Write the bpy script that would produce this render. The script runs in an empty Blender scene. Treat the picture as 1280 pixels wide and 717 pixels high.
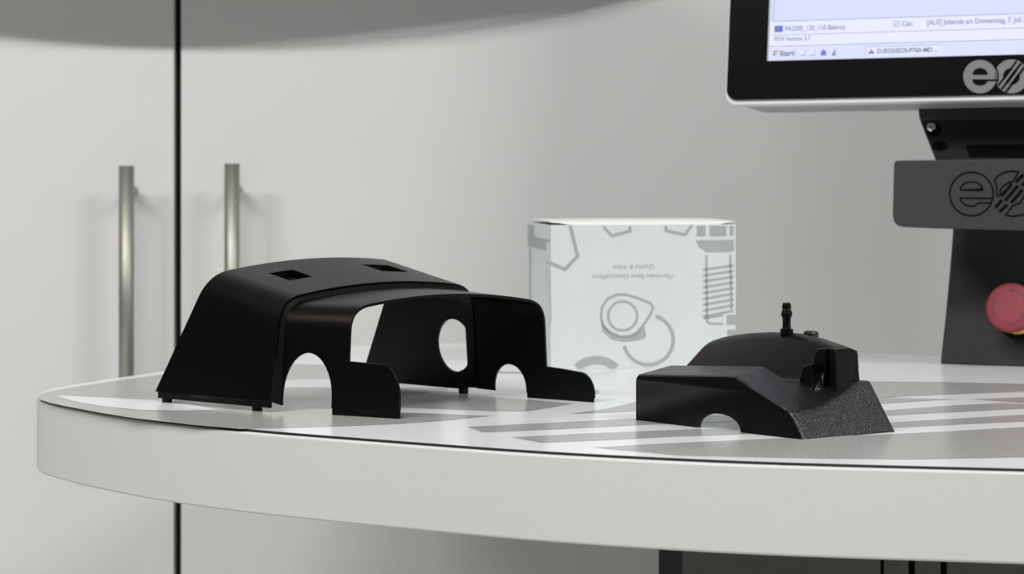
import bpy, bmesh, math, random
from mathutils import Vector, Matrix
from mathutils.geometry import tessellate_polygon
random.seed(4)
sc = bpy.context.scene
C = sc.collection
R = math.radians

# ------------------------------------------------------------------ camera
TZ = 0.95                       # height of the table top above the floor
H = 0.175                       # lens height above the table top
F = 3300.0                      # focal length in pixels of the 1280 x 717 frame
HZ = 189.0                      # image row of the horizon
cam = bpy.data.cameras.new('camera')
camo = bpy.data.objects.new('camera', cam)
C.objects.link(camo)
camo.location = (0, 0, TZ + H)
camo.rotation_euler = (R(90), 0, 0)
cam.sensor_width = 36
cam.lens = 36 * F / 1280
cam.shift_y = -(358.5 - HZ) / 1280
cam.clip_start = 0.05
cam.dof.use_dof = True
cam.dof.focus_distance = 1.72
cam.dof.aperture_fstop = 14
sc.camera = camo

# ------------------------------------------------------------------ world and lamps
w = bpy.data.worlds.new('world')
sc.world = w
w.use_nodes = True
w.node_tree.nodes['Background'].inputs['Color'].default_value = (0.93, 0.97, 1.0, 1)
w.node_tree.nodes['Background'].inputs['Strength'].default_value = 0.06


def area(name, loc, target, sx, sy, power, col=(1, 0.992, 0.975)):
    l = bpy.data.lights.new(name, 'AREA')
    l.shape = 'RECTANGLE'
    l.size, l.size_y = sx, sy
    l.energy = power
    l.color = col
    o = bpy.data.objects.new(name, l)
    C.objects.link(o)
    o.location = loc
    o.rotation_euler = (Vector(target) - Vector(loc)).to_track_quat('-Z', 'Y').to_euler()
    return o


for lx, ly, lp in ((-1.75, 0.55, 38), (-0.60, 0.50, 33), (1.55, 0.50, 40)):
    area('ceiling_lamp', (lx, ly, 2.62), (lx, ly + 0.2, 0), 0.95, 0.16, lp)

sc.view_settings.view_transform = 'Standard'
sc.view_settings.look = 'None'
sc.view_settings.gamma = 1
sc.view_settings.use_curve_mapping = False
sc.view_settings.exposure = 0.20
sc.cycles.use_denoising = True
sc.cycles.max_bounces = 8


# ------------------------------------------------------------------ materials
def mat(name, col, rough=0.5, metal=0.0, spec=0.5, bump=None, mottle=None, sheen=None, emit=None, aniso=0):
    m = bpy.data.materials.new(name)
    m.use_nodes = True
    nt = m.node_tree
    b = nt.nodes['Principled BSDF']
    b.inputs['Base Color'].default_value = (*col, 1)
    b.inputs['Roughness'].default_value = rough
    b.inputs['Metallic'].default_value = metal
    b.inputs['Specular IOR Level'].default_value = spec
    if name == 'black_nylon':
        b.inputs['Specular Tint'].default_value = (1.0, 0.88, 0.83, 1)
    tc = nt.nodes.new('ShaderNodeTexCoord')
    if mottle:
        sc_, amt = mottle[0], mottle[1]
        n = nt.nodes.new('ShaderNodeTexNoise')
        n.inputs['Scale'].default_value = sc_
        n.inputs['Detail'].default_value = 3
        r = nt.nodes.new('ShaderNodeMapRange')
        r.inputs['From Min'].default_value = 0.3
        r.inputs['From Max'].default_value = 0.7
        r.inputs['To Min'].default_value = 1 - amt
        r.inputs['To Max'].default_value = 1 + amt
        mx = nt.nodes.new('ShaderNodeVectorMath')
        mx.operation = 'SCALE'
        mx.inputs[0].default_value = col
        nt.links.new(tc.outputs['Object'], n.inputs['Vector'])
        nt.links.new(n.outputs['Fac'], r.inputs['Value'])
        nt.links.new(r.outputs['Result'], mx.inputs['Scale'])
        nt.links.new(mx.outputs['Vector'], b.inputs['Base Color'])
    if bump:
        n = nt.nodes.new('ShaderNodeTexNoise')
        n.inputs['Scale'].default_value = bump[0]
        n.inputs['Detail'].default_value = 2
        bp = nt.nodes.new('ShaderNodeBump')
        bp.inputs['Strength'].default_value = bump[1]
        bp.inputs['Distance'].default_value = bump[2]
        if len(bump) > 3:
            mp = nt.nodes.new('ShaderNodeMapping')
            mp.inputs['Scale'].default_value = bump[3]
            nt.links.new(tc.outputs['Object'], mp.inputs['Vector'])
            nt.links.new(mp.outputs['Vector'], n.inputs['Vector'])
        else:
            nt.links.new(tc.outputs['Object'], n.inputs['Vector'])
        nt.links.new(n.outputs['Fac'], bp.inputs['Height'])
        nt.links.new(bp.outputs['Normal'], b.inputs['Normal'])
    if sheen:
        b.inputs['Sheen Weight'].default_value = sheen[0]
        b.inputs['Sheen Roughness'].default_value = sheen[1]
        b.inputs['Sheen Tint'].default_value = (*sheen[2], 1)
    if emit:
        b.inputs['Emission Color'].default_value = (*emit[0], 1)
        b.inputs['Emission Strength'].default_value = emit[1]
    return m


M = {}
M['door'] = mat('grey_cabinet_laminate', (0.60, 0.594, 0.591), 0.42, bump=(60, 0.05, 0.001), mottle=(3.0, 0.02))
M['wall'] = mat('grey_wall_paint', (0.60, 0.594, 0.588), 0.6, mottle=(3.0, 0.02))
M['dark'] = mat('cabinet_shadow_black', (0.006, 0.006, 0.006), 0.8)
M['steel'] = mat('brushed_steel', (0.36, 0.36, 0.32), 0.5, 1.0, bump=(40, 0.3, 0.0006, (40, 40, 1)))
M['floor'] = mat('floor_grey', (0.68, 0.68, 0.66), 0.5, mottle=(8, 0.06))
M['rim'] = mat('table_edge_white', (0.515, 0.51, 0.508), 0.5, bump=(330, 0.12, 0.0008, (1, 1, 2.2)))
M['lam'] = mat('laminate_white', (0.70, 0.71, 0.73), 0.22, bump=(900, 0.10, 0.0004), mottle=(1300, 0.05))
M['lamgrey'] = mat('laminate_print_grey', (0.345, 0.345, 0.338), 0.22, bump=(900, 0.10, 0.0004), mottle=(800, 0.24))
M['core'] = mat('laminate_black_core', (0.008, 0.008, 0.008), 0.6)
M['nylon'] = mat('black_nylon', (0.0012, 0.0011, 0.0011), 0.32, spec=0.20, bump=(1400, 0.15, 0.0004), sheen=(0.028, 0.08, (0.8, 0.45, 0.38)))
M['nylon2'] = mat('black_grained_plastic', (0.002, 0.002, 0.002), 0.25, spec=0.62, bump=(1000, 0.8, 0.0007), sheen=(0.08, 0.07, (1.0, 0.5, 0.3)))
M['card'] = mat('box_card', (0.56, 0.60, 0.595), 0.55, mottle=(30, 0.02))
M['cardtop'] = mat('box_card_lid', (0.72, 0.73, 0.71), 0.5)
M['cardin'] = mat('box_inside_shade', (0.05, 0.055, 0.045), 0.8)
M['ink'] = mat('box_print_grey', (0.315, 0.345, 0.35), 0.55)
M['ink2'] = mat('box_print_light_grey', (0.33, 0.352, 0.35), 0.55)
M['bezel'] = mat('monitor_black_bezel', (0.004, 0.004, 0.0045), 0.2, spec=0.1)
M['mwhite'] = mat('monitor_white_frame', (0.80, 0.80, 0.79), 0.35)
M['mgrey'] = mat('monitor_grey_back', (0.42, 0.42, 0.42), 0.5)
M['logo'] = mat('emblem_grey', (0.15, 0.153, 0.15), 0.5)
M['stand'] = mat('stand_dark_grey', (0.014, 0.014, 0.0135), 0.55, spec=0.3, bump=(700, 0.35, 0.0006))
M['bar'] = mat('bar_dark_grey', (0.034, 0.034, 0.033), 0.55, spec=0.35, bump=(700, 0.35, 0.0006))
M['black'] = mat('groove_black', (0.002, 0.002, 0.002), 0.8, spec=0.1)
M['red'] = mat('stop_button_red', (0.24, 0.042, 0.055), 0.6, spec=0.3)
M['redd'] = mat('stop_button_arrow', (0.13, 0.025, 0.03), 0.6)
M['yellow'] = mat('stop_collar_yellow', (0.62, 0.42, 0.02), 0.45)
M['chrome'] = mat('screw_chrome', (0.8, 0.8, 0.8), 0.2, 1.0)
M['ped'] = mat('pedestal_grey', (0.055, 0.058, 0.05), 0.6, mottle=(20, 0.05))


def emat(name, col, s):
    m = bpy.data.materials.new(name)
    m.use_nodes = True
    nt = m.node_tree
    b = nt.nodes['Principled BSDF']
    b.inputs['Base Color'].default_value = (0.01, 0.01, 0.01, 1)
    b.inputs['Roughness'].default_value = 0.4
    b.inputs['Emission Color'].default_value = (*col, 1)
    b.inputs['Emission Strength'].default_value = s * 0.86
    return m


M['scr'] = emat('screen_lavender', (0.63, 0.68, 0.93), 1.0)
M['scrbar'] = emat('screen_bar', (0.66, 0.71, 0.95), 1.0)
M['scrlight'] = emat('screen_light', (0.75, 0.78, 0.97), 1.0)
M['scrline'] = emat('screen_line', (0.30, 0.32, 0.48), 1.0)
M['scrtext'] = emat('screen_text', (0.14, 0.15, 0.36), 1.0)
M['scrtext2'] = emat('screen_text_dark', (0.06, 0.07, 0.16), 1.0)
M['scrblue'] = emat('screen_blue', (0.10, 0.10, 0.75), 1.0)
M['scrgreen'] = emat('screen_green', (0.20, 0.55, 0.15), 1.0)
M['scrred'] = emat('screen_red', (0.65, 0.18, 0.14), 1.0)
M['scryel'] = emat('screen_yellow', (0.75, 0.62, 0.12), 1.0)


# ------------------------------------------------------------------ helpers
def link(name, me, m, parent=None):
    me.name = name
    o = bpy.data.objects.new(name, me)
    C.objects.link(o)
    if m is not None:
        for x in (m if isinstance(m, (list, tuple)) else [m]):
            me.materials.append(x)
    if parent is not None:
        o.parent = parent
    return o


def empty(name, loc=(0, 0, 0), rz=0):
    o = bpy.data.objects.new(name, None)
    o.empty_display_size = 0.05
    C.objects.link(o)
    o.location = loc
    o.rotation_euler = (0, 0, rz)
    return o


def tag(o, label, cat, group=None):
    o['label'] = label
    o['category'] = cat
    if group:
        o['group'] = group
    return o


def mesh(name, verts, faces, m, parent=None, smooth=False, base=(0, 0, 0)):
    """verts are world points; base is the origin of the parent empty (unrotated)"""
    bx, by, bz = base
    me = bpy.data.meshes.new(name)
    me.from_pydata([(v[0] - bx, v[1] - by, v[2] - bz) for v in verts], [], faces)
    me.update()
    if smooth:
        me.polygons.foreach_set('use_smooth', [True] * len(me.polygons))
    return link(name, me, m, parent)


def weld(o, d=1e-5, up=None):
    bm = bmesh.new()
    bm.from_mesh(o.data)
    bmesh.ops.remove_doubles(bm, verts=bm.verts, dist=d)
    bmesh.ops.recalc_face_normals(bm, faces=bm.faces)
    bm.to_mesh(o.data)
    bm.free()
    if up:
        fs = o.data.polygons
        s = sum(up(p) for p in fs)
        if s < 0:
            o.data.flip_normals()


def boxmesh(name, x0, x1, y0, y1, z0, z1, m, parent=None, bevel=0, base=(0, 0, 0), segs=2):
    v = [(x, y, z) for x in (x0, x1) for y in (y0, y1) for z in (z0, z1)]
    f = [(0, 1, 3, 2), (4, 6, 7, 5), (0, 4, 5, 1), (2, 3, 7, 6), (0, 2, 6, 4), (1, 5, 7, 3)]
    o = mesh(name, v, f, m, parent, base=base)
    if bevel:
        addbevel(o, bevel, segs)
    return o


def addbevel(o, wd, segs=2, ang=35):
    b = o.modifiers.new('bevel', 'BEVEL')
    b.width = wd
    b.segments = segs
    b.limit_method = 'ANGLE'
    b.angle_limit = R(ang)
    o.data.polygons.foreach_set('use_smooth', [True] * len(o.data.polygons))
    wn = o.modifiers.new('wn', 'WEIGHTED_NORMAL')
    wn.keep_sharp = False


CAM = Vector((0, 0, TZ + H))


def ray(px, py):
    return Vector(((px - 640) / F, 1.0, -(py - HZ) / F))


def hit(px, py, P, N):
    d = ray(px, py)
    t = (Vector(P) - CAM).dot(N) / d.dot(N)
    return CAM + d * t


def at(px, py, D):
    return CAM + ray(px, py) * D


def tab(px, py, z=0.0):
    return hit(px, py, (0, 0, TZ + z), Vector((0, 0, 1)))


def poly(name, loops, m, parent=None, base=(0, 0, 0)):
    """flat polygons (lists of 3D points) triangulated into one mesh"""
    vs, fs = [], []
    for lp in loops:
        k = len(vs)
        vs += [tuple(p) for p in lp]
        for t in tessellate_polygon([[Vector(p) for p in lp]]):
            fs.append(tuple(k + i for i in t))
    return mesh(name, vs, fs, m, parent, base=base)


def ribbon2(pts, wd, closed=False):
    """list of 2D points -> list of quads (2D)"""
    n = len(pts)
    L, Rr = [], []
    for i in range(n):
        p = Vector(pts[i])
        a = Vector(pts[(i - 1) % n]) if (closed or i > 0) else None
        b = Vector(pts[(i + 1) % n]) if (closed or i < n - 1) else None
        d1 = (p - a).normalized() if a is not None else None
        d2 = (b - p).normalized() if b is not None else None
        if d1 is None:
            d1 = d2
        if d2 is None:
            d2 = d1
        n1 = Vector((-d1.y, d1.x))
        n2 = Vector((-d2.y, d2.x))
        mm = (n1 + n2)
        mm = mm.normalized() if mm.length > 1e-6 else n1
        k = min(1.8, 1 / max(0.3, mm.dot(n1)))
        L.append(p + mm * wd / 2 * k)
        Rr.append(p - mm * wd / 2 * k)
    q = []
    for i in range(n if closed else n - 1):
        j = (i + 1) % n
        q.append([L[i], L[j], Rr[j], Rr[i]])
    return q


def arc2(cx, cy, r, a0, a1, n=24, ry=None):
    ry = ry or r
    return [(cx + r * math.cos(R(a0 + (a1 - a0) * i / n)), cy + ry * math.sin(R(a0 + (a1 - a0) * i / n))) for i in range(n + 1)]


def lathe(name, prof, m, parent, loc, axis=(0, 0, 1), n=32, base=(0, 0, 0)):
    q = Vector((0, 0, 1)).rotation_difference(Vector(axis))
    vs, fs = [], []
    for (r, z) in prof:
        for i in range(n):
            a = 2 * math.pi * i / n
            vs.append(Vector(loc) + q @ Vector((r * math.cos(a), r * math.sin(a), z)))
    for k in range(len(prof) - 1):
        for i in range(n):
            j = (i + 1) % n
            fs.append((k * n + i, k * n + j, (k + 1) * n + j, (k + 1) * n + i))
    fs.append(tuple(range(n - 1, -1, -1)))
    fs.append(tuple((len(prof) - 1) * n + i for i in range(n)))
    o = mesh(name, vs, fs, m, parent, base=base)
    for p in o.data.polygons:
        p.use_smooth = len(p.vertices) == 4
    es = o.modifiers.new('es', 'EDGE_SPLIT')
    es.split_angle = R(40)
    return o


def extrude_poly(name, pts, vec, m, parent, bevel=0, base=(0, 0, 0), segs=2):
    """closed 3D polygon extruded along vec"""
    n = len(pts)
    vec = Vector(vec)
    vs = [Vector(p) for p in pts] + [Vector(p) + vec for p in pts]
    fs = [tuple(range(n)), tuple(range(2 * n - 1, n - 1, -1))]
    for i in range(n):
        j = (i + 1) % n
        fs.append((i, n + i, n + j, j))
    o = mesh(name, vs, fs, m, parent, base=base)
    weld(o, 1e-7)
    if bevel:
        addbevel(o, bevel, segs)
    return o


def textmesh(name, s, size, origin, ex, ey, m, parent, base=(0, 0, 0), width=None, align='LEFT', bold=0.0):
    cu = bpy.data.curves.new(name, 'FONT')
    cu.body = s
    cu.size = size
    cu.align_x = align
    cu.offset = bold
    cu.resolution_u = 3
    o = bpy.data.objects.new('tmp', cu)
    C.objects.link(o)
    dg = bpy.context.evaluated_depsgraph_get()
    me = bpy.data.meshes.new_from_object(o.evaluated_get(dg))
    bpy.data.objects.remove(o)
    bpy.data.curves.remove(cu)
    xs = [v.co.x for v in me.vertices]
    sx = 1.0
    if width and xs:
        sx = width / (max(xs) - min(xs))
    ex, ey, og = Vector(ex), Vector(ey), Vector(origin) - Vector(base)
    for v in me.vertices:
        v.co = og + ex * (v.co.x * sx) + ey * v.co.y
    return link(name, me, m, parent)


def struct(o):
    o['kind'] = 'structure'
    return o


# ------------------------------------------------------------------ room shell
WY = 2.50                                            # front of the cabinet doors
struct(boxmesh('floor', -3.5, 3.5, -2.0, 2.75, -0.05, 0.0, M['floor']))
struct(boxmesh('wall_back', -3.5, 3.5, 2.75, 2.85, 0, 2.7, M['wall']))

struct(boxmesh('ceiling', -3.5, 3.5, -2.0, 2.75, 2.7, 2.75, M['wall']))
struct(boxmesh('wall_right', 2.3, 2.4, -1.0, 2.75, 0, 2.7, M['wall']))

# cabinet with two doors
gx = (222 - 640) / F * WY
gap = 0.0068
cx1 = (918 - 640) / F * WY
cab = tag(empty('storage_cabinet', (0, WY, 0)), 'tall light grey cabinet behind the table with two steel bar handles', 'cabinet')
cb = (0, WY, 0)
boxmesh('body', gx - 0.56, cx1 + 0.9, WY + 0.021, 2.745, 0.0, 2.3, M['dark'], cab, base=cb)
d1 = boxmesh('door', gx - 0.55, gx - gap / 2, WY, WY + 0.019, 0.06, 2.28, M['door'], cab, bevel=0.0012, base=cb)
d2 = boxmesh('door', gx + gap / 2, cx1, WY, WY + 0.019, 0.06, 2.28, M['door'], cab, base=cb)
boxmesh('side_panel', cx1, cx1 + 0.9, WY, WY + 0.019, 0.06, 2.28, M['door'], cab, base=cb)


def bar_handle(px, pytop, door):
    D = WY - 0.042
    c = at(px, pytop, D)
    r = 0.0072
    vs, fs = [], []
    n = 20

    def cyl(p, q, rr):
        k = len(vs)
        ax = (Vector(q) - Vector(p)).normalized()
        t = ax.orthogonal().normalized()
        b_ = ax.cross(t)
        for e in (p, q):
            for i in range(n):
                a = 2 * math.pi * i / n
                vs.append(Vector(e) + (t * math.cos(a) + b_ * math.sin(a)) * rr)
        for i in range(n):
            j = (i + 1) % n
            fs.append((k + i, k + j, k + n + j, k + n + i))
        fs.append(tuple(k + i for i in range(n - 1, -1, -1)))
        fs.append(tuple(k + n + i for i in range(n)))
    L = 0.262
    cyl((c.x, c.y, c.z - L), (c.x, c.y, c.z), r)
    for dz in (0.024, L - 0.024):
        cyl((c.x, c.y, c.z - dz), (c.x, WY + 0.0005, c.z - dz), 0.005)
    o = mesh('handle', vs, fs, M['steel'], door, base=cb)
    for p in o.data.polygons:
        p.use_smooth = len(p.vertices) == 4
    return o


bar_handle(158, 207, d1)
bar_handle(290, 204.5, d2)

# round-fronted shelf above the frame, fixed to the cabinet
RS = 1.28
pk = 0.105
pts = []
xc = (235 - 640) / F * WY
hc = math.sqrt(RS * RS - (RS - pk) ** 2)
sz = TZ + H + 0.169
for i in range(49):
    x = -hc + 2 * hc * i / 48
    pts.append((xc + x, WY - (math.sqrt(RS * RS - x * x) - (RS - pk)), sz))
shelf = extrude_poly('trim_1', pts, (0, 0, 0.03), M['wall'], None)
struct(shelf)

# ------------------------------------------------------------------ table
front_px = [(60, 505.3), (80, 508.8), (123.7, 517.3), (164, 523.9), (240, 533.2), (336, 542.8), (500, 555.2), (660, 567.2), (840, 576.8), (1000, 583), (1280, 590)]
back_px = [(1170, 446.5), (1072, 443.0), (900, 438), (720, 433.2), (586, 431.2), (548, 431), (500, 431), (461, 431.6), (415, 435), (350, 443), (270, 455), (185.6, 468.5), (147, 474), (105, 480), (70, 485.5), (50, 489.5), (40, 494)]
zr = -0.0017                                        # the white rim lies just under the laminate face
out = [tab(x, y, zr) for x, y in [(38.3, 499), (45, 502.2)] + front_px]
out += [Vector((x, y, TZ + zr)) for x, y in ((0.45, 1.415), (0.62, 1.425), (0.80, 1.50), (0.91, 1.65), (0.93, 1.82), (0.87, 1.98), (0.75, 2.09), (0.58, 2.165))]
out += [tab(x, y, zr) for x, y in back_px]


def spline(P, n=6):
    Q = []
    N = len(P)
    for i in range(N):
        p0, p1, p2, p3 = P[i - 1], P[i], P[(i + 1) % N], P[(i + 2) % N]
        for k in range(n):
            t = k / n
            Q.append(0.5 * ((2 * p1) + (p2 - p0) * t + (2 * p0 - 5 * p1 + 4 * p2 - p3) * t * t + (3 * p1 - p0 - 3 * p2 + p3) * t ** 3))
    return Q


def smoothloop(P, it):
    for _ in range(it):
        N = len(P)
        P = [P[i] * 0.5 + (P[i - 1] + P[(i + 1) % N]) * 0.25 for i in range(N)]
    return P


# even arc-length resampling, then light smoothing
def resample(P, n):
    N = len(P)
    L = [0]
    for i in range(N):
        L.append(L[-1] + (P[(i + 1) % N] - P[i]).length)
    Q = []
    j = 0
    for k in range(n):
        s = L[-1] * k / n
        while L[j + 1] < s:
            j += 1
        t = (s - L[j]) / max(1e-9, L[j + 1] - L[j])
        Q.append(P[j].lerp(P[(j + 1) % N], t))
    return Q


outline = smoothloop(resample(spline(out, 8), 260), 14)


def inset(P, d):
    N = len(P)
    Q = []
    for i in range(N):
        t = (P[(i + 1) % N] - P[i - 1]).normalized()
        Q.append(P[i] + Vector((-t.y, t.x, 0)) * d)
    return Q


table = tag(empty('display_table', (0.3, 1.85, 0)), 'rounded light grey table with printed stripes in front of the cabinet', 'table')
tb = (0.3, 1.85, 0)
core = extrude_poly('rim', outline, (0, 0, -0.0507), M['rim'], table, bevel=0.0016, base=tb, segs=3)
ins = inset(outline, 0.0032)
if abs(sum((ins[i].x * ins[i - 1].y - ins[i - 1].x * ins[i].y) for i in range(len(ins)))) > abs(sum((outline[i].x * outline[i - 1].y - outline[i - 1].x * outline[i].y) for i in range(len(ins)))):
    ins = inset(outline, -0.0032)
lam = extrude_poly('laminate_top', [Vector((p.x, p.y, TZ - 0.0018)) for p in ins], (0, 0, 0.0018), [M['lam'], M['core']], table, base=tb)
for p in lam.data.polygons:
    p.material_index = 0 if p.normal.z > 0.5 else 1


def tprint(name, pl, z, m):
    zk[0] += 1
    return poly(name, [[tab(x, y, z + zk[0] * 4e-6) for x, y in pl]], m, table, base=tb)


ZG, ZW = 0.00010, 0.00020
zk = [0]
G = M['lamgrey']
# left grey field (kept inside the laminate edge), with the white lens and the white stripe over it
edge_front = [(48, 498.5), (62, 503), (80, 507), (124, 515.3), (164, 521.8), (240, 531)]
tprint('printed_band', [(46.5, 496), (56, 490.3), (75, 486.2), (105, 481.3), (147, 475.3), (186, 470), (250, 460.5), (300, 453), (480, 457), (480, 473), (350, 473.5), (260, 480), (205, 489),
        (260, 487), (350, 484), (480, 484), (560, 484.5), (560, 489), (502, 490), (442, 500), (442, 532), (390, 533.5), (338, 535), (300, 535.8), (240, 530.6)] + edge_front[::-1][1:], ZG, G)
tprint('printed_stripe', [(68.5, 494), (110, 495.6), (150, 497.5), (190, 499.5), (230, 504), (272, 511.5), (230, 512.8), (176, 512), (140, 508.5), (117, 505.6), (92, 501)], ZW, M['lam'])
tprint('printed_band', [(502, 490), (560, 489), (620, 496), (716, 504), (690, 509), (660, 513.6), (620, 513.6), (502, 509), (440, 509), (440, 500)], ZG, G)
tprint('printed_band', [(440, 514.5), (500, 515), (555, 517), (614, 519.5), (560, 525), (500, 529.5), (440, 532)], ZG, G)
tprint('printed_band', [(584, 533), (690, 528), (794, 522.5), (850, 520.3), (960, 516.5), (1118, 511.8), (1180, 507), (1250, 503.4), (1280, 504.5), (1280, 510.3), (1118, 518.6), (960, 524.5), (850, 528.8), (795, 531), (700, 536), (604, 540)], ZG, G)
tprint('printed_band', [(640, 546), (740, 541), (840, 537), (960, 533.5), (1118, 527.4), (1280, 517.7), (1400, 510), (1400, 519), (1280, 526.4), (1118, 534), (960, 541), (840, 545.5), (760, 549.5), (677, 553)], ZG, G)
tprint('printed_band', [(741, 558.8), (840, 553.4), (960, 548), (1119, 542), (1280, 533.5), (1400, 527), (1400, 564), (1280, 571), (1140, 573.8), (1000, 572.3), (850, 569)], ZG, G)
tprint('printed_band', [(713, 517), (760, 510), (795, 502), (850, 496), (960, 494), (1130, 496), (1093, 497.5), (960, 501), (850, 510), (795, 513.6)], ZG, G)
tprint('printed_band', [(1050, 476), (1180, 477), (1280, 479.5), (1400, 484), (1400, 485), (1280, 489), (1180, 493), (1097, 496), (1040, 497), (1000, 490)], ZG, G)
tprint('printed_band', [(1093, 497.8), (1130, 497.3), (1195, 498.4), (1150, 501), (1100, 504.2)], ZG, G)
tprint('printed_band', [(1214, 498.6), (1250, 497.3), (1280, 496), (1280, 503.3)], ZG, G)
tprint('printed_band', [(575, 461.5), (650, 464.5), (700, 468), (650, 466.8), (575, 463.5)], ZG, G)
tprint('printed_dot', arc2(741, 489, 8.5, 0, 360, 20, 3.2)[:-1], ZG, G)

# pedestal
PY = 1.80
ped_x = lambda px: (px - 640) / F * PY
boxmesh('pedestal', ped_x(854), 0.62, PY + 0.006, 2.1, 0.0, TZ - 0.052, M['black'], table, base=tb)
for a, b in ((854, 1101), (1105, 1136), (1144, 1176), (1184, 1300), (1308, 1420)):
    boxmesh('pedestal_panel', ped_x(a), ped_x(b), PY, PY + 0.006, 0.0, TZ - 0.052, M['ped'], table, bevel=0.0008, base=tb)

# ------------------------------------------------------------------ long black housing
O = Vector((-0.251, 1.840, TZ))
U = Vector((0.719, -0.695, 0))
V = Vector((0.695, 0.719, 0))


def hp(u, v, z):
    return O + U * u + V * v + Vector((0, 0, z))


def lerp(a, b, t):
    return a + (b - a) * t


def interp(x, tbl):
    if x <= tbl[0][0]:
        return tbl[0][1]
    for (x0, y0), (x1, y1) in zip(tbl, tbl[1:]):
        if x <= x1:
            return lerp(y0, y1, (x - x0) / (x1 - x0))
    return tbl[-1][1]


housing = tag(empty('instrument_housing', hp(0.1, 0.1, 0)), 'long arched black plastic housing with cut-outs, standing open on the left of the table', 'housing')
hb = tuple(hp(0.1, 0.1, 0))

# cross-sections: base and shoulder of both walls along u
REAR = dict(pn=(0.0, 0.0636, 0.13), pf=(0.207, -0.004, -0.08),
            zcn=[(-0.05, 0.109), (0.118, 0.0752)], zcf=[(-0.05, 0.112), (0.118, 0.0775)], crown=0.0075, r=0.017)
FRONT = dict(pn=(-0.0123, 0.255, 0.055), pf=(0.196, 0.09, -0.06),
             zcn=[(0.11, 0.0715), (0.17, 0.0712)], zcf=[(0.11, 0.0735), (0.18, 0.0685)], crown=0.0075, r=0.015)


def wall_v(S, u, z, side):
    p = S['p' + side]                                # each wall is a plane
    return p[0] + p[1] * u + p[2] * z


FR = [0, 0.06, 0.115, 0.18, 0.255, 0.34, 0.42, 0.5, 0.58, 0.66, 0.70, 0.76, 0.82, 0.885, 0.94, 1.0]


def topcurve(S, u):
    """points (v, z) from the near shoulder tangent to the far one"""
    r = S['r']
    zn, zf = interp(u, S['zcn']), interp(u, S['zcf'])
    vn, vf = wall_v(S, u, zn, 'n'), wall_v(S, u, zf, 'f')
    vm, hw = (vn + vf) / 2, (vf - vn) / 2

    def zt(v):
        t = (v - vn) / (vf - vn)
        return lerp(zn, zf, t) + S['crown'] * (1 - ((v - vm) / hw) ** 2)
    P = []
    a = (wall_v(S, u, zn - r, 'n'), zn - r)
    b = (vn, zn)
    c = (vn + r, zt(vn + r))
    K = 8
    for i in range(K):
        t = i / K
        P.append(tuple((1 - t) ** 2 * a[k] + 2 * t * (1 - t) * b[k] + t * t * c[k] for k in (0, 1)))
    for f in FR:
        v = lerp(vn + r, vf - r, f)
        P.append((v, zt(v)))
    a = (vf - r, zt(vf - r))
    b = (vf, zf)
    c = (wall_v(S, u, zf - r, 'f'), zf - r)
    for i in range(1, K + 1):
        t = i / K
        P.append(tuple((1 - t) ** 2 * a[k] + 2 * t * (1 - t) * b[k] + t * t * c[k] for k in (0, 1)))
    return P


def fill2d(outer, holes=()):
    loops = [[Vector((p[0], p[1], 0)) for p in outer]] + [[Vector((p[0], p[1], 0)) for p in h] for h in holes]
    flat = [p for l in loops for p in l]
    return flat, [tuple(t) for t in tessellate_polygon(loops)]


def shell(name, S, ustart, uend, rows, near_outline, far_outline, near_holes=(), far_holes=(), skip=None, thick=0.0022):
    """loft of the roof between two edge functions plus both walls with their openings"""
    vs, fs = [], []
    ncol = len(topcurve(S, 0.1))
    st = []
    for c in range(ncol):
        us = ue = 0.1
        for _ in range(14):
            p = topcurve(S, us)[c]
            us = ustart(p[0], p[1])
            p = topcurve(S, ue)[c]
            ue = uend(p[0], p[1])
        st.append((us, ue))
    grid = []
    for k, f in enumerate(rows):
        row = []
        for c in range(ncol):
            u = lerp(st[c][0], st[c][1], f)
            v, z = topcurve(S, u)[c]
            row.append(len(vs))
            vs.append(hp(u, v, z))
        grid.append(row)
    for k in range(len(rows) - 1):
        for c in range(ncol - 1):
            if skip and skip(k, c):
                continue
            fs.append((grid[k][c], grid[k][c + 1], grid[k + 1][c + 1], grid[k + 1][c]))
    for side, ol, hs, c in (('n', near_outline, near_holes, 0), ('f', far_outline, far_holes, ncol - 1)):
        top = []
        for f in rows:
            u = lerp(st[c][0], st[c][1], f)
            top.append((u, topcurve(S, u)[c][1]))
        pl = list(ol) + top[::-1]
        flat, tr = fill2d(pl, hs)
        k0 = len(vs)
        for p in flat:
            vs.append(hp(p.x, wall_v(S, p.x, p.y, side), p.y))
        for t in tr:
            fs.append(tuple(k0 + i for i in t))
    o = mesh(name, vs, fs, M['nylon'], housing, smooth=True, base=hb)
    weld(o, 2e-5, up=lambda p: p.normal.z * p.area * (1 if p.center.z > 0.05 else 0))
    es = o.modifiers.new('es', 'EDGE_SPLIT')
    es.split_angle = R(32)
    so = o.modifiers.new('solid', 'SOLIDIFY')
    so.thickness = thick
    so.offset = -1
    o.modifiers.move(1, 0)
    return o


def rear_edge(v, z):
    return 0.516 * (z - 0.0033) - 0.035 * v


UF = 0.1165                                          # end of the rear part
rowsR = [0, 0.08, 0.2, 0.3, 0.45, 0.6, 0.72, 0.85, 0.95, 1.0]
zb = 0.0078
nearR = [(rear_edge(0, zb), zb), (UF * 0.5, zb), (UF, zb)]
nfar = [(rear_edge(0.206, 0.0045), 0.0045), (UF * 0.5, 0.0045), (UF, 0.0045)]
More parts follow.
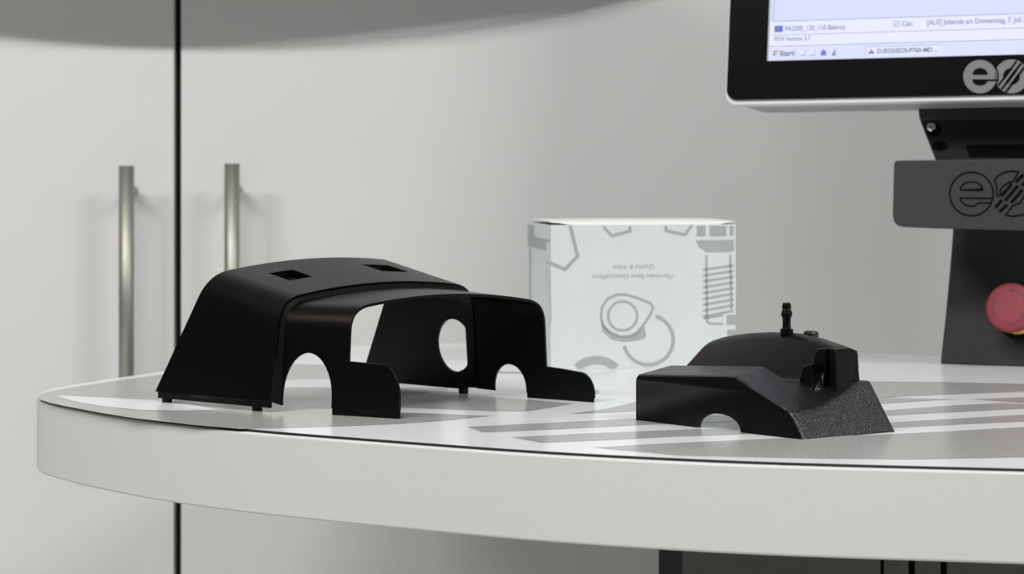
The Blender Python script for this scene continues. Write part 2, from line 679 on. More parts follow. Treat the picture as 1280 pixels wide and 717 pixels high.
# round hole with a flat on its front side, in the far wall
hole = []
hc_u, hc_z, hr = 0.0955, 0.0342, 0.0178
for i in range(40):
    a = 2 * math.pi * i / 40
    u = hc_u + hr * math.cos(a)
    z = hc_z + hr * 1.08 * math.sin(a)
    hole.append((min(u, hc_u + hr * 0.72), z))
pk1 = lambda k, c: k in (3, 4) and (8 + 2) <= c < (8 + 4)
pk2 = lambda k, c: k in (3, 4) and (8 + 10) <= c < (8 + 13)
shell('rear_section', REAR, rear_edge, lambda v, z: UF, rowsR, nearR, nfar, far_holes=[hole], skip=lambda k, c: pk1(k, c) or pk2(k, c))

# pockets sunk into the roof
def pocket(rows, cols):
    vs, fs = [], []
    pts_top = []
    P = {}
    ks = (rows[0], rows[1])
    cs = (cols[0], cols[1])
    ring = []
    for (kf, c) in ((ks[0], cs[0]), (ks[0], cs[1]), (ks[1], cs[1]), (ks[1], cs[0])):
        us = 0.1
        for _ in range(14):
            p = topcurve(REAR, us)[c]
            us = rear_edge(*p)
        u = lerp(us, UF, rowsR[kf])
        v, z = topcurve(REAR, u)[c]
        ring.append(hp(u, v, z - 0.0012))
    low = [p - Vector((0, 0, 0.006)) for p in ring]
    vs = ring + low
    fs = [(4, 5, 6, 7)] + [(i, (i + 1) % 4, 4 + (i + 1) % 4, 4 + i) for i in range(4)]
    cen = sum(low, Vector()) / 4
    # little latch standing in the pocket
    k = len(vs)
    for dx, dy, dz in ((-.004, -.002, 0), (.004, -.002, 0), (.004, .002, 0), (-.004, .002, 0), (-.003, -.001, .0052), (.003, -.001, .0052), (.003, .001, .0052), (-.003, .001, .0052)):
        vs.append(cen + U * dy + V * dx + Vector((0, 0, dz)))
    fs += [(k + 4, k + 5, k + 6, k + 7)] + [(k + i, k + (i + 1) % 4, k + 4 + (i + 1) % 4, k + 4 + i) for i in range(4)]
    return mesh('pocket', vs, fs, M['nylon'], housing, base=hb)


pocket((3, 5), (10, 12))
pocket((3, 5), (18, 21))


# step between the two sections
def full(S, u, nb, fb):
    T = topcurve(S, u)
    P = []
    for i in range(6):
        z = lerp(nb, T[0][1], i / 6)
        P.append((wall_v(S, u, z, 'n'), z))
    P += T
    for i in range(1, 7):
        z = lerp(T[-1][1], fb, i / 6)
        P.append((wall_v(S, u, z, 'f'), z))
    return P


a = [hp(UF - 0.001, v, z) for v, z in full(REAR, UF, zb, 0.0045)]
b = [hp(UF + 0.0005, v, z) for v, z in full(FRONT, UF, 0.0045, 0.0045)]
n = len(a)
# pull the outer ring slightly inwards so that the rear skin stands proud of the step
a2 = [p + (q - p) * 0.12 for p, q in zip(a, b)]
st_o = mesh('step', a2 + b, [(i, i + 1, n + i + 1, n + i) for i in range(n - 1)], M['nylon'], housing, smooth=True, base=hb)
weld(st_o, 1e-6)


def arch(c, hw, zb_, top, n=20, straight=0.0):
    """opening from right to left along the lower edge is inserted left -> right"""
    P = [(c - hw, zb_)]
    z1 = zb_ + straight
    for i in range(n + 1):
        a = math.pi - math.pi * i / n
        P.append((c + hw * math.cos(a), z1 + (top - z1) * math.sin(a)))
    P.append((c + hw, zb_))
    return P


def corner(x0, z0, x1, z1, n=10):
    """quarter ellipse from (x1, z0) low right to (x0, z1) upper left"""
    return [(x0 + (x1 - x0) * math.cos(math.pi / 2 * i / n), z0 + (z1 - z0) * math.sin(math.pi / 2 * i / n)) for i in range(n + 1)]


UN, UFAR = 0.1675, 0.1800
fend = lambda v, z: UN + (UFAR - UN) * min(1, max(0, (v - 0.034) / 0.168))
fst = lambda v, z: UF
zf_ = 0.0046
nearF = [(UF, zf_)] + arch(0.1362, 0.0194, zf_, 0.0405, straight=0.006) + [(0.170, zf_), (0.19, zf_)] + [(0.2070, zf_)] + corner(0.1915, 0.012, 0.2070, 0.0350) + [(0.180, 0.0357), (UN, 0.0362)]
farF = [(UF, 0.004)] + arch(0.1470, 0.0147, 0.0035, 0.0232, straight=0.003) + [(0.19, 0.003)] + [(0.2215, 0.003)] + corner(0.2095, 0.0065, 0.2215, 0.0208) + [(0.195, 0.0222), (UFAR, 0.0232)]
shell('front_section', FRONT, fst, fend, [0, 0.15, 0.35, 0.55, 0.75, 0.9, 1.0], nearF, farF, thick=0.0020)


# set-back lips along the lower edges, and pegs
def lip(S, side, u0, u1, z0, z1, d):
    s = 1 if side == 'n' else -1
    us = [lerp(u0, u1, i / 10) for i in range(11)]
    vs = []
    for u in us:
        v = wall_v(S, u, z1, side) + s * d
        for vv, z in ((v, z0), (v, z1 + 0.002), (v + s * 0.0012, z1 + 0.002), (v + s * 0.0012, z0)):
            vs.append(hp(u, vv, z))
    fs = []
    for i in range(10):
        for k in range(4):
            fs.append((i * 4 + k, i * 4 + (k + 1) % 4, i * 4 + 4 + (k + 1) % 4, i * 4 + 4 + k))
    fs += [(0, 1, 2, 3), (43, 42, 41, 40)]
    o = mesh('lower_lip', vs, fs, M['nylon'], housing, base=hb)
    weld(o, 1e-7)


lip(REAR, 'n', 0.004, 0.1155, 0.0033, zb, 0.0009)
lip(REAR, 'f', 0.0, 0.105, 0.0025, 0.0045, 0.0009)
lip(FRONT, 'n', 0.1556, 0.2064, 0.0, zf_, 0.0007)
lip(FRONT, 'f', 0.1625, 0.2211, 0.0, 0.003, 0.0007)


def peg(u, v, wd=0.0026, top=0.012):
    pts = [hp(u - wd, v - wd, 0), hp(u + wd, v - wd, 0), hp(u + wd, v + wd, 0), hp(u - wd, v + wd, 0)]
    extrude_poly('peg', pts, (0, 0, top), M['nylon'], housing, bevel=0.0004, base=hb)


peg(0.0075, 0.0075)
peg(0.098, 0.0125)
peg(0.1075, 0.1995, top=0.007)

# ------------------------------------------------------------------ small black cover
Q0 = Vector((0.0807, 1.7188, TZ))
A_ = Vector((0.635, -0.773, 0)).normalized()
B_ = Vector((0.773, 0.635, 0)).normalized()


def qp(a, b, z):
    return Q0 + A_ * a + B_ * b + Vector((0, 0, z))


def smin(a, b, k):
    h = max(0.0, min(1.0, 0.5 + 0.5 * (b - a) / k))
    return lerp(b, a, h) - k * h * (1 - h)


def smax(a, b, k):
    return -smin(-a, -b, k)


ARCH = [(-0.006, 0.0455), (0.0, 0.0490), (0.008, 0.0518), (0.019, 0.0543), (0.035, 0.0565), (0.053, 0.0579), (0.068, 0.0583), (0.082, 0.0581), (0.1, 0.0561), (0.12, 0.0522), (0.14, 0.0478)]
BM = 0.0765


def endA(b):
    return 0.1515 + 0.055 * b


on_hump = [False]


def height(a, b):
    top = 0.0297 + 0.055 * a + 0.155 * b
    ch = 0.0347 - 0.382 * (a - 0.0916) + (0.05 * b if b < 0.022 else 0.0011 + 0.22 * (b - 0.022))
    sk = 1.42 * (endA(b) - a) + 0.0004
    base = smin(smin(top, ch, 0.0012), sk, 0.002)
    # ledge in front of the end face
    if b > 0.03:
        base = smin(base, 0.0305, 0.002)
    ht = interp(a, ARCH) - max(0, (b - 0.070)) * 0.35 - 0.0004
    wl = 0.0372 + 0.03 * a + (b - 0.0486) * (0.75 + 4.5 * min(max(a, 0), 0.1))
    ed = 0.020 + (0.1265 - a) * 14
    hump = smin(smin(ht, wl, 0.005), ed, 0.003)
    on_hump[0] = hump > base - 0.0006
    h = smax(base, hump, 0.0025)

    # rounded outer edges
    r = 0.0022
    if b < r:
        h -= r - math.sqrt(max(0, r * r - (r - b) ** 2))
    if a < r:
        h -= r - math.sqrt(max(0, r * r - (r - a) ** 2))
    return max(h, 0.0002)


cover = tag(empty('sensor_cover', qp(0.07, 0.035, 0)), 'small grained black plastic cover with a barbed hose nipple on top', 'cover')
qb = tuple(qp(0.07, 0.035, 0))
bs = [0, 0.00015, 0.0005, 0.001, 0.0016, 0.0023]
x = 0.003
while x < BM:
    bs.append(x)
    x += 0.00075
bs.append(BM)
ss = [0, 0.001, 0.003, 0.006, 0.010, 0.0145]
x = 0.018
while x < 1:
    ss.append(x)
    x += 0.0048
ss.append(1.0)
vs, fs = [], []
nb = len(bs)
for s in ss:
    for b in bs:
        a = s * endA(b)
        vs.append(qp(a, b, height(a, b)))
for i in range(len(ss) - 1):
    for j in range(nb - 1):
        fs.append((i * nb + j, (i + 1) * nb + j, (i + 1) * nb + j + 1, i * nb + j + 1))
# front wall with the low arched opening
top = [(s * endA(0), height(s * endA(0), 0)) for s in ss]
ac, ahw, at_ = 0.0779, 0.0192, 0.0102
opening = [(ac - ahw, 0.0)] + [(ac + ahw * math.cos(math.pi - math.pi * i / 24), at_ * math.sin(math.pi * i / 24) ** 0.9) for i in range(1, 24)] + [(ac + ahw, 0.0)]
pl = [(0, 0.0)] + opening + [(endA(0), 0.0)] + top[::-1]
flat, tr = fill2d(pl)
k0 = len(vs)
vs += [qp(p.x, 0, p.y) for p in flat]
fs += [tuple(k0 + i for i in t) for t in tr]
# left wall
k0 = len(vs)
for b in bs:
    vs += [qp(0, b, 0 if b < 0.004 else min(0.024, height(0, b) - 0.003)), qp(0, b, height(0, b))]
fs += [(k0 + 2 * j, k0 + 2 * j + 1, k0 + 2 * j + 3, k0 + 2 * j + 2) for j in range(nb - 1)]
# rear wall, open in the middle
k0 = len(vs)
for s in ss:
    a = s * endA(BM)
    z = height(a, BM)
    lowz = 0.0 if (a > 0.12) else min(0.030, z - 0.004)
    vs += [qp(a, BM, lowz), qp(a, BM, z)]
fs += [(k0 + 2 * j, k0 + 2 * j + 1, k0 + 2 * j + 3, k0 + 2 * j + 2) for j in range(len(ss) - 1)]
# thickness of the arched opening
k0 = len(vs)
for p in opening:
    vs += [qp(p[0], 0, p[1]), qp(p[0], 0.0025, p[1])]
fs += [(k0 + 2 * j, k0 + 2 * j + 1, k0 + 2 * j + 3, k0 + 2 * j + 2) for j in range(len(opening) - 1)]
body = mesh('body', vs, fs, [M['nylon2'], M['nylon']], cover, smooth=True, base=qb)
weld(body, 1e-6)
for p in body.data.polygons:                         # the side wall and the hump are smooth, the rest is grained
    d = p.center + Vector(qb) - Q0
    a, b = d.dot(A_), d.dot(B_)
    height(a, b)
    if b < 0.0006 or (on_hump[0] and b > 0.03):
        p.material_index = 1
es = body.modifiers.new('es', 'EDGE_SPLIT')
es.split_angle = R(50)


def qbox(name, a0, a1, b0, b1, z0, z1, bev=0.0008, m='nylon2'):
    pts = [qp(a0, b0, z0), qp(a1, b0, z0), qp(a1, b1, z0), qp(a0, b1, z0)]
    return extrude_poly(name, pts, (0, 0, z1 - z0), M[m], cover, bevel=bev, base=qb)


def qprism(name, az, b0, b1, bev=0.001):
    pts = [qp(a, b0, z) for a, z in az]
    return extrude_poly(name, pts, B_ * (b1 - b0), M['nylon'], cover, bevel=bev, base=qb, segs=3)


qprism('rib', [(0.1095, 0.020), (0.1215, 0.018), (0.1215, 0.0425), (0.1140, 0.0400), (0.1112, 0.0310)], 0.037, 0.060)
qprism('rib', [(0.1143, 0.030), (0.1258, 0.026), (0.1258, 0.0520), (0.1195, 0.0512), (0.1160, 0.0478)], 0.0455, 0.064)
qprism('end_column', [(0.1285, 0.018), (0.1350, 0.016), (0.1335, 0.0505), (0.1325, 0.0518), (0.1288, 0.0518)], 0.0465, 0.0605)
qbox('back_plate', 0.1205, 0.1255, 0.0665, 0.0720, 0.018, 0.0458, m='nylon')
qbox('tab', 0.080, 0.0905, 0.072, 0.0775, 0.050, 0.0595, 0.0018)
nz = qp(0.0700, 0.0680, 0.0565)
lathe('hose_nipple', [(0.0043, 0.0), (0.0043, 0.0036), (0.0031, 0.0040), (0.0027, 0.0055), (0.0027, 0.0105), (0.0037, 0.0125), (0.0037, 0.0137), (0.0026, 0.0170), (0.0031, 0.0172), (0.0031, 0.0180), (0.0025, 0.0206), (0.0013, 0.0206), (0.0013, 0.015)], M['nylon'], cover, nz, base=qb)

# ------------------------------------------------------------------ carton
yaw = R(9.5)
BX = Vector((math.cos(yaw), math.sin(yaw), 0))
BY = Vector((-math.sin(yaw), math.cos(yaw), 0))
P0 = tab(688.5, 461.6)
BW = (tab(920.5, 458.6) - P0).dot(BX)
BH, BD = 0.1158, 0.098
carton = tag(empty('parts_carton', P0), 'white cardboard carton standing upside down with grey printed machine parts', 'box')
pb = tuple(P0)


def bp(x, y, z):
    return P0 + BX * x + BY * y + Vector((0, 0, z))


def cbox(name, x0, x1, y0, y1, z0, z1, m):
    pts = [bp(x0, y0, z0), bp(x1, y0, z0), bp(x1, y1, z0), bp(x0, y1, z0)]
    return extrude_poly(name, pts, (0, 0, z1 - z0), M[m], carton, bevel=0.0003, base=pb)


t = 0.0006
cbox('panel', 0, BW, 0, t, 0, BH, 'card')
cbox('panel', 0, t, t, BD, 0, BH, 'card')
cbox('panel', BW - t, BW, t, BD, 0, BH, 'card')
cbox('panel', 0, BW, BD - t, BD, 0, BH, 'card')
cbox('bottom', t, BW - t, t, BD - t, 0, t, 'card')
cbox('inside', t * 2, BW - t * 2, t * 2, BD - t * 2, BH - 0.004, BH - 0.002, 'cardin')  # dark sheet under the lid, its colour holds the carton's inner shade
# lid: bulging panel whose front fold dives into the front edge between two corner notches
vs, fs = [], []
NX, NY = 24, 8
xl, xr = 0.013, BW - 0.013
for j in range(NY + 1):
    for i in range(NX + 1):
        x = 0.0002 + (BW - 0.0004) * i / NX
        y = BD * j / NY
        z = BH + 0.0024 + 0.0010 * math.sin(math.pi * i / NX) * math.sin(math.pi * j / NY)
        e = max(0, 1 - x / 0.016) + max(0, 1 - (BW - x) / 0.014)
        if j == 0:
            z -= 0.0021 * (1 - min(1, e * 1.4))
        else:
            z += 0.0004
        vs.append(bp(x, y, z))
for j in range(NY):
    for i in range(NX):
        q = j * (NX + 1) + i
        fs.append((q, q + 1, q + NX + 2, q + NX + 1))
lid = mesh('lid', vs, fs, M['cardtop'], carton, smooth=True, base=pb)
so = lid.modifiers.new('solid', 'SOLIDIFY')
so.thickness = 0.0005
# print
NF = -BY
PF = bp(0, -0.00015, 0)
PL_ = bp(-0.00015, 0, 0)


def fz(zx, zy):
    return (640 + zx * 0.29297, 260 + zy * 0.29289)


def bprint(polys, m='ink', plane='f', name='printed_shape'):
    P, N = (PF, NF) if plane == 'f' else (PL_, -BX)
    return poly(name, [[hit(x, y, P, N) for x, y in pl] for pl in polys], M[m], carton, base=pb)


def rb(zpts, wd, closed=False, m='ink'):
    return bprint(ribbon2([fz(*p) for p in zpts], wd * 0.35, closed), m, name='printed_line')


rb([(248, 76), (280, 205), (225, 262), (152, 228)], 13)
rb([(150, 226), (148, 280), (157, 340), (165, 410), (165, 485), (150, 497)], 5)
rb([(390, 80), (426, 118), (505, 97), (502, 78)], 11)
rb([(656, 76), (658, 96), (738, 114), (768, 72)], 11)
for x0, y0, x1, y1 in ((788, 75, 826, 120), (842, 75, 915, 120), (928, 75, 945, 118), (916, 455, 955, 498), (918, 518, 955, 545)):
    bprint([[fz(x0, y0), fz(x1, y0), fz(x1, y1), fz(x0, y1)]])
bprint([[fz(*p) for p in ((783, 137), (946, 135), (948, 178), (935, 187), (828, 188), (800, 168))]])
rb([(829, 200), (833, 485), (850, 493), (900, 494)], 8)
rb([(931, 198), (936, 432)], 8)
for k in range(9):
    rb([(815, 263 + 25 * k), (946, 244 + 24.2 * k)], 8.5)
rb([(818, 470), (900, 457)], 8)
outer = [(380, 470), (383, 425), (408, 387), (450, 368), (485, 368), (540, 385), (590, 405), (603, 425), (592, 450), (565, 492), (535, 530), (505, 545), (465, 548), (420, 530), (392, 505)]
rb(outer, 9, True)
bprint([[fz(*p) for p in ((377, 480), (386, 525), (425, 562), (480, 571), (558, 560), (573, 545), (566, 508), (556, 500), (535, 532), (500, 548), (465, 550), (425, 535), (395, 508))]])
rb(arc2(472, 460, 62, 0, 360, 36)[:-1], 9, True)
rb(arc2(582, 562, 106, -73, 166, 40), 13)
bprint(ribbon2([fz(*p) for p in arc2(360, 770, 122, 227, 313, 24)], 10.5), name='printed_line')
px_ = lambda zx, zy: (650 + zx / 11.03, 265 + zy / 11.03)
bprint([[px_(*p) for p in ((107, 165), (195, 182), (195, 335), (415, 388), (415, 412), (355, 402), (355, 530), (107, 470))]], plane='l')
bprint([[px_(*p) for p in ((128, 480), (150, 485), (150, 2010), (128, 2000))]], plane='l', name='printed_line')
# the carton stands on its head, so its lettering does too
c1 = hit(792, 331, PF, NF)
c2 = hit(790.5, 342.5, PF, NF)
textmesh('lettering', 'Quality & Value', 0.0058, c1, -BX, (0, 0, -1), M['ink2'], carton, base=pb, width=0.0345, align='CENTER')
textmesh('lettering', 'Mercedes-Benz GenuineParts', 0.0058, c2, -BX, (0, 0, -1), M['ink2'], carton, base=pb, width=0.0665, align='CENTER')

# ------------------------------------------------------------------ monitor on its stand
psi, tilt, roll = R(25), R(8), R(0.55)
n0 = Vector((-math.sin(psi), -math.cos(psi), 0))
MN = n0 * math.cos(tilt) + Vector((0, 0, math.sin(tilt)))
MY = Vector((0, 0, math.cos(tilt))) - n0 * math.sin(tilt)
MX = Vector((math.cos(psi), -math.sin(psi), 0))
rq = Matrix.Rotation(roll, 3, MN)
MX, MY = rq @ MX, rq @ MY
MP = at(904, 131, 2.20)
monitor = tag(empty('monitor', MP), 'flat monitor with white-edged black bezel on a dark grey stand with red stop button', 'monitor')
mb = tuple(MP)


def mp(x, y, d=0.0):
    return MP + MX * x + MY * y + MN * d


def m2(px, py, d=0.0):
    p = hit(px, py, MP + MN * d, MN)
    return ((p - MP).dot(MX), (p - MP).dot(MY))


def rrect(x0, y0, x1, y1, r, n=6):
    P = []
    for cx, cy, a0 in ((x1 - r, y0 + r, -90), (x1 - r, y1 - r, 0), (x0 + r, y1 - r, 90), (x0 + r, y0 + r, 180)):
        P += [(cx + r * math.cos(R(a0 + 90 * i / n)), cy + r * math.sin(R(a0 + 90 * i / n))) for i in range(n + 1)]
    return P


MW, MH = 0.405, 0.315
extrude_poly('frame', [mp(x, y, -0.003) for x, y in rrect(0, 0, MW, MH, 0.010)], MN * -0.012, M['mwhite'], monitor, bevel=0.0015, base=mb)
bz0 = m2(908, 126.2)
BEZ = extrude_poly('bezel', [mp(x, y, -0.004) for x, y in rrect(0.0022, 0.0042, MW - 0.0022, MH - 0.003, 0.0085)], MN * 0.004, M['bezel'], monitor, bevel=0.0006, base=mb)
fr = [mp(x, y, -0.015) for x, y in rrect(0.002, 0.002, MW - 0.002, MH - 0.002, 0.009)]
bk = [mp(x, y, -0.058) for x, y in rrect(0.006, 0.002, MW - 0.006, MH - 0.012, 0.012)]
n = len(fr)
mesh('back_cover', fr + bk, [tuple(range(n, 2 * n))] + [(i, (i + 1) % n, n + (i + 1) % n, n + i) for i in range(n)], M['mgrey'], monitor, base=mb)
# screen: left and bottom edges from the picture's corner, real size to the right and up
sx0, sy0 = m2(961, 76)
SD = 0.0003
SW, SH = 0.304, 0.228
SCR = poly('screen', [[mp(x, y, SD) for x, y in ((sx0, sy0), (sx0 + SW, sy0), (sx0 + SW, sy0 + SH), (sx0, sy0 + SH))]], M['scr'], monitor, base=mb)
poly('screen_edge', [[mp(x, y, SD) for x, y in ((sx0 - 0.0014, sy0), (sx0 - 0.0001, sy0), (sx0 - 0.0001, sy0 + SH), (sx0 - 0.0014, sy0 + SH))]], M['mgrey'], monitor, base=mb)
mm = 0.001


def srect(x0, y0, x1, y1, m, d=0.0005, name='screen_bar'):
    return poly(name, [[mp(sx0 + a * mm, sy0 + b * mm, d) for a, b in ((x0, y0), (x1, y0), (x1, y1), (x0, y1))]], M[m], SCR, base=mb)


def stext(s, px, py, hpx, wpx, m='scrtext', bold=0.00006):
    x, y = m2(px, py, 0.0008)
    x1, y1 = m2(px + wpx, py, 0.0008)
    textmesh('screen_text', s, hpx, mp(x, y, 0.0008), MX, MY, M[m], SCR, base=mb, width=(x1 - x), bold=bold)


def mm_of(px, py):
    x, y = m2(px, py, 0.0005)
    return ((x - sx0) / mm, (y - sy0) / mm)


y_task = mm_of(961, 60)[1]
y_row2 = mm_of(961, 44.5)[1]
y_row1 = mm_of(961, 27.5)[1]
y_row1b = mm_of(961, 41.5)[1]
srect(0, 0, SW / mm, y_task, 'scrbar')
srect(0, y_task, SW / mm, y_task + 0.8, 'scrlight', 0.0006)
srect(0, y_task + 0.9, SW / mm, y_task + 1.5, 'scrline', 0.0006, 'screen_line')
srect(0, y_task + 1.5, SW / mm, y_row2, 'scrlight')
srect(2, y_row2, SW / mm, y_row2 + 0.5, 'scrline', 0.0006, 'screen_line')
srect(0, y_row2, SW / mm, y_row1, 'scrlight')
srect(3, y_row1, SW / mm, y_row1 + 0.6, 'scrline', 0.0006, 'screen_line')
srect(2.6, y_row1, 3.2, SH / mm, 'scrline', 0.0006, 'screen_line')
a0 = mm_of(968, 40.5)
srect(a0[0], a0[1], a0[0] + 3.4, a0[1] + 5.6, 'scrtext', 0.0007, 'screen_icon')
srect(a0[0] + 3.4, a0[1], a0[0] + 7.4, a0[1] + 5.6, 'scrblue', 0.0007, 'screen_icon')
stext('PA2200_120_110 Balance', 981, 38.6, 0.0058, 75)
stext('PSW Version 3.7', 967.5, 51.5, 0.0052, 45)
stext('Calc.', 1127, 32.5, 0.0058, 15)
stext('[AUS] Jobende am Donnerstag, 7. Juli 2011', 1158.5, 31.2, 0.0062, 134)
c0 = mm_of(1117, 34)
for r_ in ((0, 0, 5, 0.5), (0, 4.5, 5, 5), (0, 0, 0.5, 5), (4.5, 0, 5, 5)):
    srect(c0[0] + r_[0], c0[1] + r_[1], c0[0] + r_[2], c0[1] + r_[3], 'scrline', 0.0007, 'screen_line')
stext('\u2713', 1118, 32.6, 0.005, 4)
# task bar
stext('Start', 974.5, 69.8, 0.0062, 18, 'scrtext2', 0.00012)
f0 = mm_of(966.5, 69.5)
for dx, dy, m_ in ((0, 2.2, 'scrred'), (2.2, 2.5, 'scrgreen'), (0, 0, 'scrblue'), (2.2, 0.3, 'scryel')):
    srect(f0[0] + dx, f0[1] + dy, f0[0] + dx + 1.9, f0[1] + dy + 1.9, m_, 0.0007, 'screen_icon')
s0 = mm_of(993.5, 71)
srect(s0[0], s0[1], s0[0] + 0.5, s0[1] + 7, 'scrline', 0.0007, 'screen_line')
for k, px in enumerate((999, 1011.5, 1026, 1040)):
    i0 = mm_of(px, 69.5)
    if k < 2:
        srect(i0[0], i0[1], i0[0] + 5, i0[1] + 0.7, 'scrline', 0.0007, 'screen_icon')
        srect(i0[0] + 4.4, i0[1], i0[0] + 5, i0[1] + 4.5, 'scrline', 0.0007, 'screen_icon')
        srect(i0[0], i0[1] + 0.7, i0[0] + 4.4, i0[1] + 4.8, 'scrlight', 0.0007, 'screen_icon')
    else:
        srect(i0[0], i0[1], i0[0] + (4.6 if k == 2 else 3.2), i0[1] + (3.8 if k == 2 else 2.2), 'scrblue' if k == 2 else 'scrtext', 0.0007, 'screen_icon')
        srect(i0[0] + 1.2, i0[1] + 1.2, i0[0] + 3.2, i0[1] + 4.8, 'scrtext' if k == 2 else 'scrline', 0.00075, 'screen_icon')
t0 = mm_of(1082, 69.5)
t1 = mm_of(1175, 66)
srect(t0[0], t0[1], t1[0], t0[1] + 7.6, 'scrlight', 0.0006)
srect(t0[0], t0[1], t0[0] + 0.5, t0[1] + 7.6, 'scrline', 0.0007, 'screen_line')
srect(t0[0], t0[1] + 7.1, t1[0], t0[1] + 7.6, 'scrline', 0.0007, 'screen_line')
i0 = mm_of(1086, 67.3)
srect(i0[0], i0[1], i0[0] + 4.4, i0[1] + 2.0, 'scrtext', 0.0007, 'screen_icon')
srect(i0[0] + 1.2, i0[1] + 2, i0[0] + 2.8, i0[1] + 3.6, 'scrred', 0.0007, 'screen_icon')
stext('D:/EOS/EOS-P760-MD ...', 1096, 66.6, 0.0054, 76, 'scrtext2', 0.00010)


# round letter emblem, drawn in picture units of a reference crop and laid on a plane
def emblem(zf, P, N, ring_m, cut_m, parent, base, name, ec, er, oc, orr):
    def lay(polys, m, d):
        return poly(name, [[hit(*zf(*p), P + N * d, N) for p in pl] for pl in polys], m, parent, base=base)
    lay([arc2(*ec, er, 0, 360, 48)[:-1], arc2(*oc, orr, 0, 360, 48)[:-1]], ring_m, 0.0004)
    x, y = ec
    cuts = [arc2(x, y - 0.10 * er, er * 0.46, 180, 360, 20, er * 0.42)]                        # upper counter of the e
    cuts.append(arc2(x, y + 0.22 * er, er * 0.46, 0, 180, 20, er * 0.32))                      # lower counter
    cuts.append([(x - 0.46 * er, y + 0.16 * er), (x + 1.02 * er, y + 0.16 * er), (x + 1.02 * er, y + 0.27 * er), (x - 0.46 * er, y + 0.27 * er)])
    rr = er * 1.08
    gapring = ribbon2(arc2(x, y, rr, -60, 60, 20), er * 0.09)
    cuts += gapring
    x, y = oc
    cuts.append(arc2(x, y, orr * 0.50, 0, 360, 30)[:-1])
    lay(cuts, cut_m, 0.0006)
    # diagonal stripes across the o: light bars with dark gaps
    import itertools
    dv = Vector((0.60, -0.80))
    nv = Vector((0.80, 0.60))
    for k in range(5):
        c = (k - 2) * orr * 0.15
        Lh = math.sqrt(max(0, (orr * 0.97) ** 2 - c * c))
        q = []
        hw = orr * 0.055
        for s1, s2 in ((-1, -1), (1, -1), (1, 1), (-1, 1)):
            p = Vector((x, y)) + nv * (c + s2 * hw) + dv * (Lh * s1)
            q.append((p.x, p.y))
        lay([q], cut_m if k % 2 == 0 else ring_m, 0.0008 if k % 2 == 0 else 0.0010)


emblem(lambda zx, zy: (950 + zx / 3.879, 10 + zy / 3.875), MP.copy(), MN, M['logo'], M['bezel'], BEZ, mb, 'emblem', (1067, 332), 81, (1219, 331), 82)

# stand
psi2, tilt2 = R(25), R(12)
n0 = Vector((-math.sin(psi2), -math.cos(psi2), 0))
SN = n0 * math.cos(tilt2) + Vector((0, 0, math.sin(tilt2)))
SU = Vector((0, 0, math.cos(tilt2))) - n0 * math.sin(tilt2)
SX = Vector((math.cos(psi2), -math.sin(psi2), 0))
SP = tab(1175, 454.6)
stand = monitor
sb = mb


def sp(x, y, d=0.0):
    return SP + SX * x + SU * y + SN * d


# column with a slightly waisted left edge
hgt = 0.135
prof = [(0, 0)] + [(0.190, 0)] + [(0.190 - 0.004, hgt)] + [(0.0045 * (1 - k / 8) + 0.0008 * math.sin(math.pi * (1 - k / 8)), hgt * (1 - k / 8)) for k in range(0, 8)]
fpts = [sp(x, y) for x, y in prof]
bvec = Vector((0, 0, 0)) - Vector((n0.x, n0.y, 0)) * 0.062
vs = fpts + [p + bvec - Vector((n0.x, n0.y, 0)) * 0.0 for p in fpts]
column = extrude_poly('column', fpts, bvec, M['stand'], stand, bevel=0.0015, base=sb)
lathe('screw', [(0.004, 0), (0.004, 0.0028), (0.0025, 0.004)], M['chrome'], stand, sp(0.0042, 0.117, -0.008), axis=-SX, n=16, base=sb)

# neck between column and monitor
NP_ = at(1147, 132, 2.185)
nk = [(1147, 128), (1149.5, 150), (1170, 203), (1335, 203), (1352, 150), (1354, 120)]
npts = [hit(x, y, NP_, n0) for x, y in nk]
neck = extrude_poly('neck', npts, -n0 * 0.05, M['stand'], stand, bevel=0.0012, base=sb)
lo = [hit(x, y, NP_ + n0 * 0.004, n0) for x, y in ((1147, 130), (1149, 150), (1353, 149), (1354, 122))]
extrude_poly('neck_plate', lo, -n0 * 0.004, M['bar'], stand, bevel=0.001, base=sb)
nz_ = n0


def ndisc(name, px, py, r, m, d, asp=1.0):
    c = hit(px, py, NP_, n0)
    q = [c + n0 * d + SX * (r * math.cos(2 * math.pi * i / 24)) + Vector((0, 0, 1)) * (asp * r * math.sin(2 * math.pi * i / 24)) for i in range(24)]
    return poly(name, [q], m, stand, base=sb)


ndisc('screw_hole', 1167.5, 162, 0.0062, M['black'], 0.0006, 0.85)
ndisc('screw_hole', 1175, 182, 0.0066, M['black'], 0.0006, 0.62)
lathe('screw', [(0.0036, 0), (0.0036, 0.0012), (0.002, 0.0022)], M['chrome'], stand, hit(1164.5, 158.5, NP_, n0), axis=n0, n=16, base=sb)
poly('slot', [[hit(x, y, NP_ + n0 * 0.0006, n0) for x, y in ((1206, 181), (1300, 180), (1300, 197), (1212, 196))]], M['black'], stand, base=sb)

# crossbar
BP_ = at(1116, 240, 2.115)
bl = [(1121, 200.5), (1330, 198)] + [(1330, 289.5), (1160, 285.2)] + [(1128, 283.6), (1121.5, 281.5), (1117.5, 277.5), (1115.4, 270)] + [(1117.2, 205), (1118.3, 201.8)]
bpts = [hit(x, y, BP_, n0) for x, y in bl]
bar = extrude_poly('crossbar', bpts, -n0 * 0.042, M['bar'], stand, bevel=0.0010, base=sb)


def bz(zx, zy):
    return (1170 + zx / 7.17, 190 + zy / 7.17)


def groove(zp, wd=15, closed=False):
    return [[hit(*bz(*p), BP_ + n0 * 0.0003, n0) for p in q] for q in ribbon2(zp, wd, closed)]


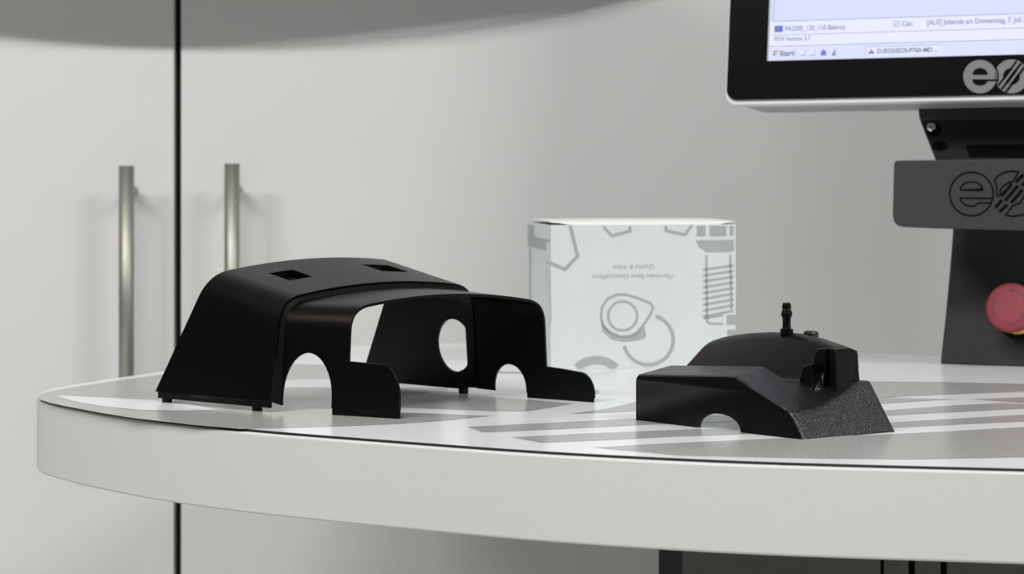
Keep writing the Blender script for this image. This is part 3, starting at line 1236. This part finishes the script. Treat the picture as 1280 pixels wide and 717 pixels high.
gs = []
gs += groove(arc2(318, 375, 195, 12, -336 + 0, 60)[0:1] + arc2(318, 375, 195, 25, 372, 60))
gs += groove([(505, 415), (212, 412), (235, 452), (275, 478), (320, 485), (355, 476), (380, 456), (494, 455)])
gs += groove(arc2(318, 338, 100, 180, 360, 20, 72) + [(418, 338), (218, 338)])
gs += groove([(740, 180), (690, 170), (620, 178), (560, 208), (523, 252), (543, 300), (548, 400), (575, 380), (575, 345), (600, 305), (650, 275), (690, 262), (740, 180)])
gs += groove([(620, 565), (690, 576), (780, 560), (850, 500), (885, 400), (870, 290), (830, 230)])
gs += groove([(620, 565), (690, 480), (750, 455), (785, 410), (800, 370)])
for x0, y0, x1, y1 in ((585, 395, 680, 285), (620, 435, 735, 300), (675, 455, 775, 335), (530, 500, 590, 430), (570, 535, 640, 470), (715, 270, 785, 200), (770, 300, 850, 215)):
    gs += groove([(x0, y0), (x1, y1)], 30)
poly('engraved_emblem', gs, M['black'], bar, base=sb)

# stop button
ec = hit(1276, 392, SP, SN)
rbt = 0.0205
lathe('button_shadow', [(0.021, 0), (0.021, 0.006), (0.0195, 0.008)], M['black'], stand, ec, axis=SN, n=40, base=sb)  # black disc stands in for the shadow around the yellow ring
lathe('yellow_ring', [(0.0180, 0.007), (0.0180, 0.0105), (0.016, 0.012)], M['yellow'], stand, ec, axis=SN, n=40, base=sb)
SB = lathe('stop_button', [(0.010, 0.011), (0.0125, 0.022), (0.0185, 0.026), (0.0200, 0.0285), (0.0200, 0.0335), (0.0192, 0.0355), (0.0170, 0.0368), (0.0100, 0.0374), (0.0, 0.0376)], M['red'], stand, ec, axis=SN, n=48, base=sb)
arrows = []
for a0 in (25, 145, 265):
    q = ribbon2(arc2(0, 0, 0.0138, a0, a0 + 62, 14), 0.0011)
    hd = [(0.0138 * math.cos(R(a0 + 74)), 0.0138 * math.sin(R(a0 + 74))), (0.0155 * math.cos(R(a0 + 60)), 0.0155 * math.sin(R(a0 + 60))), (0.0121 * math.cos(R(a0 + 60)), 0.0121 * math.sin(R(a0 + 60)))]
    for pl in q + [hd]:
        arrows.append([ec + SN * 0.0374 + SX * p[0] + SU * p[1] for p in pl])
poly('arrow_mark', arrows, M['redd'], SB, base=sb)
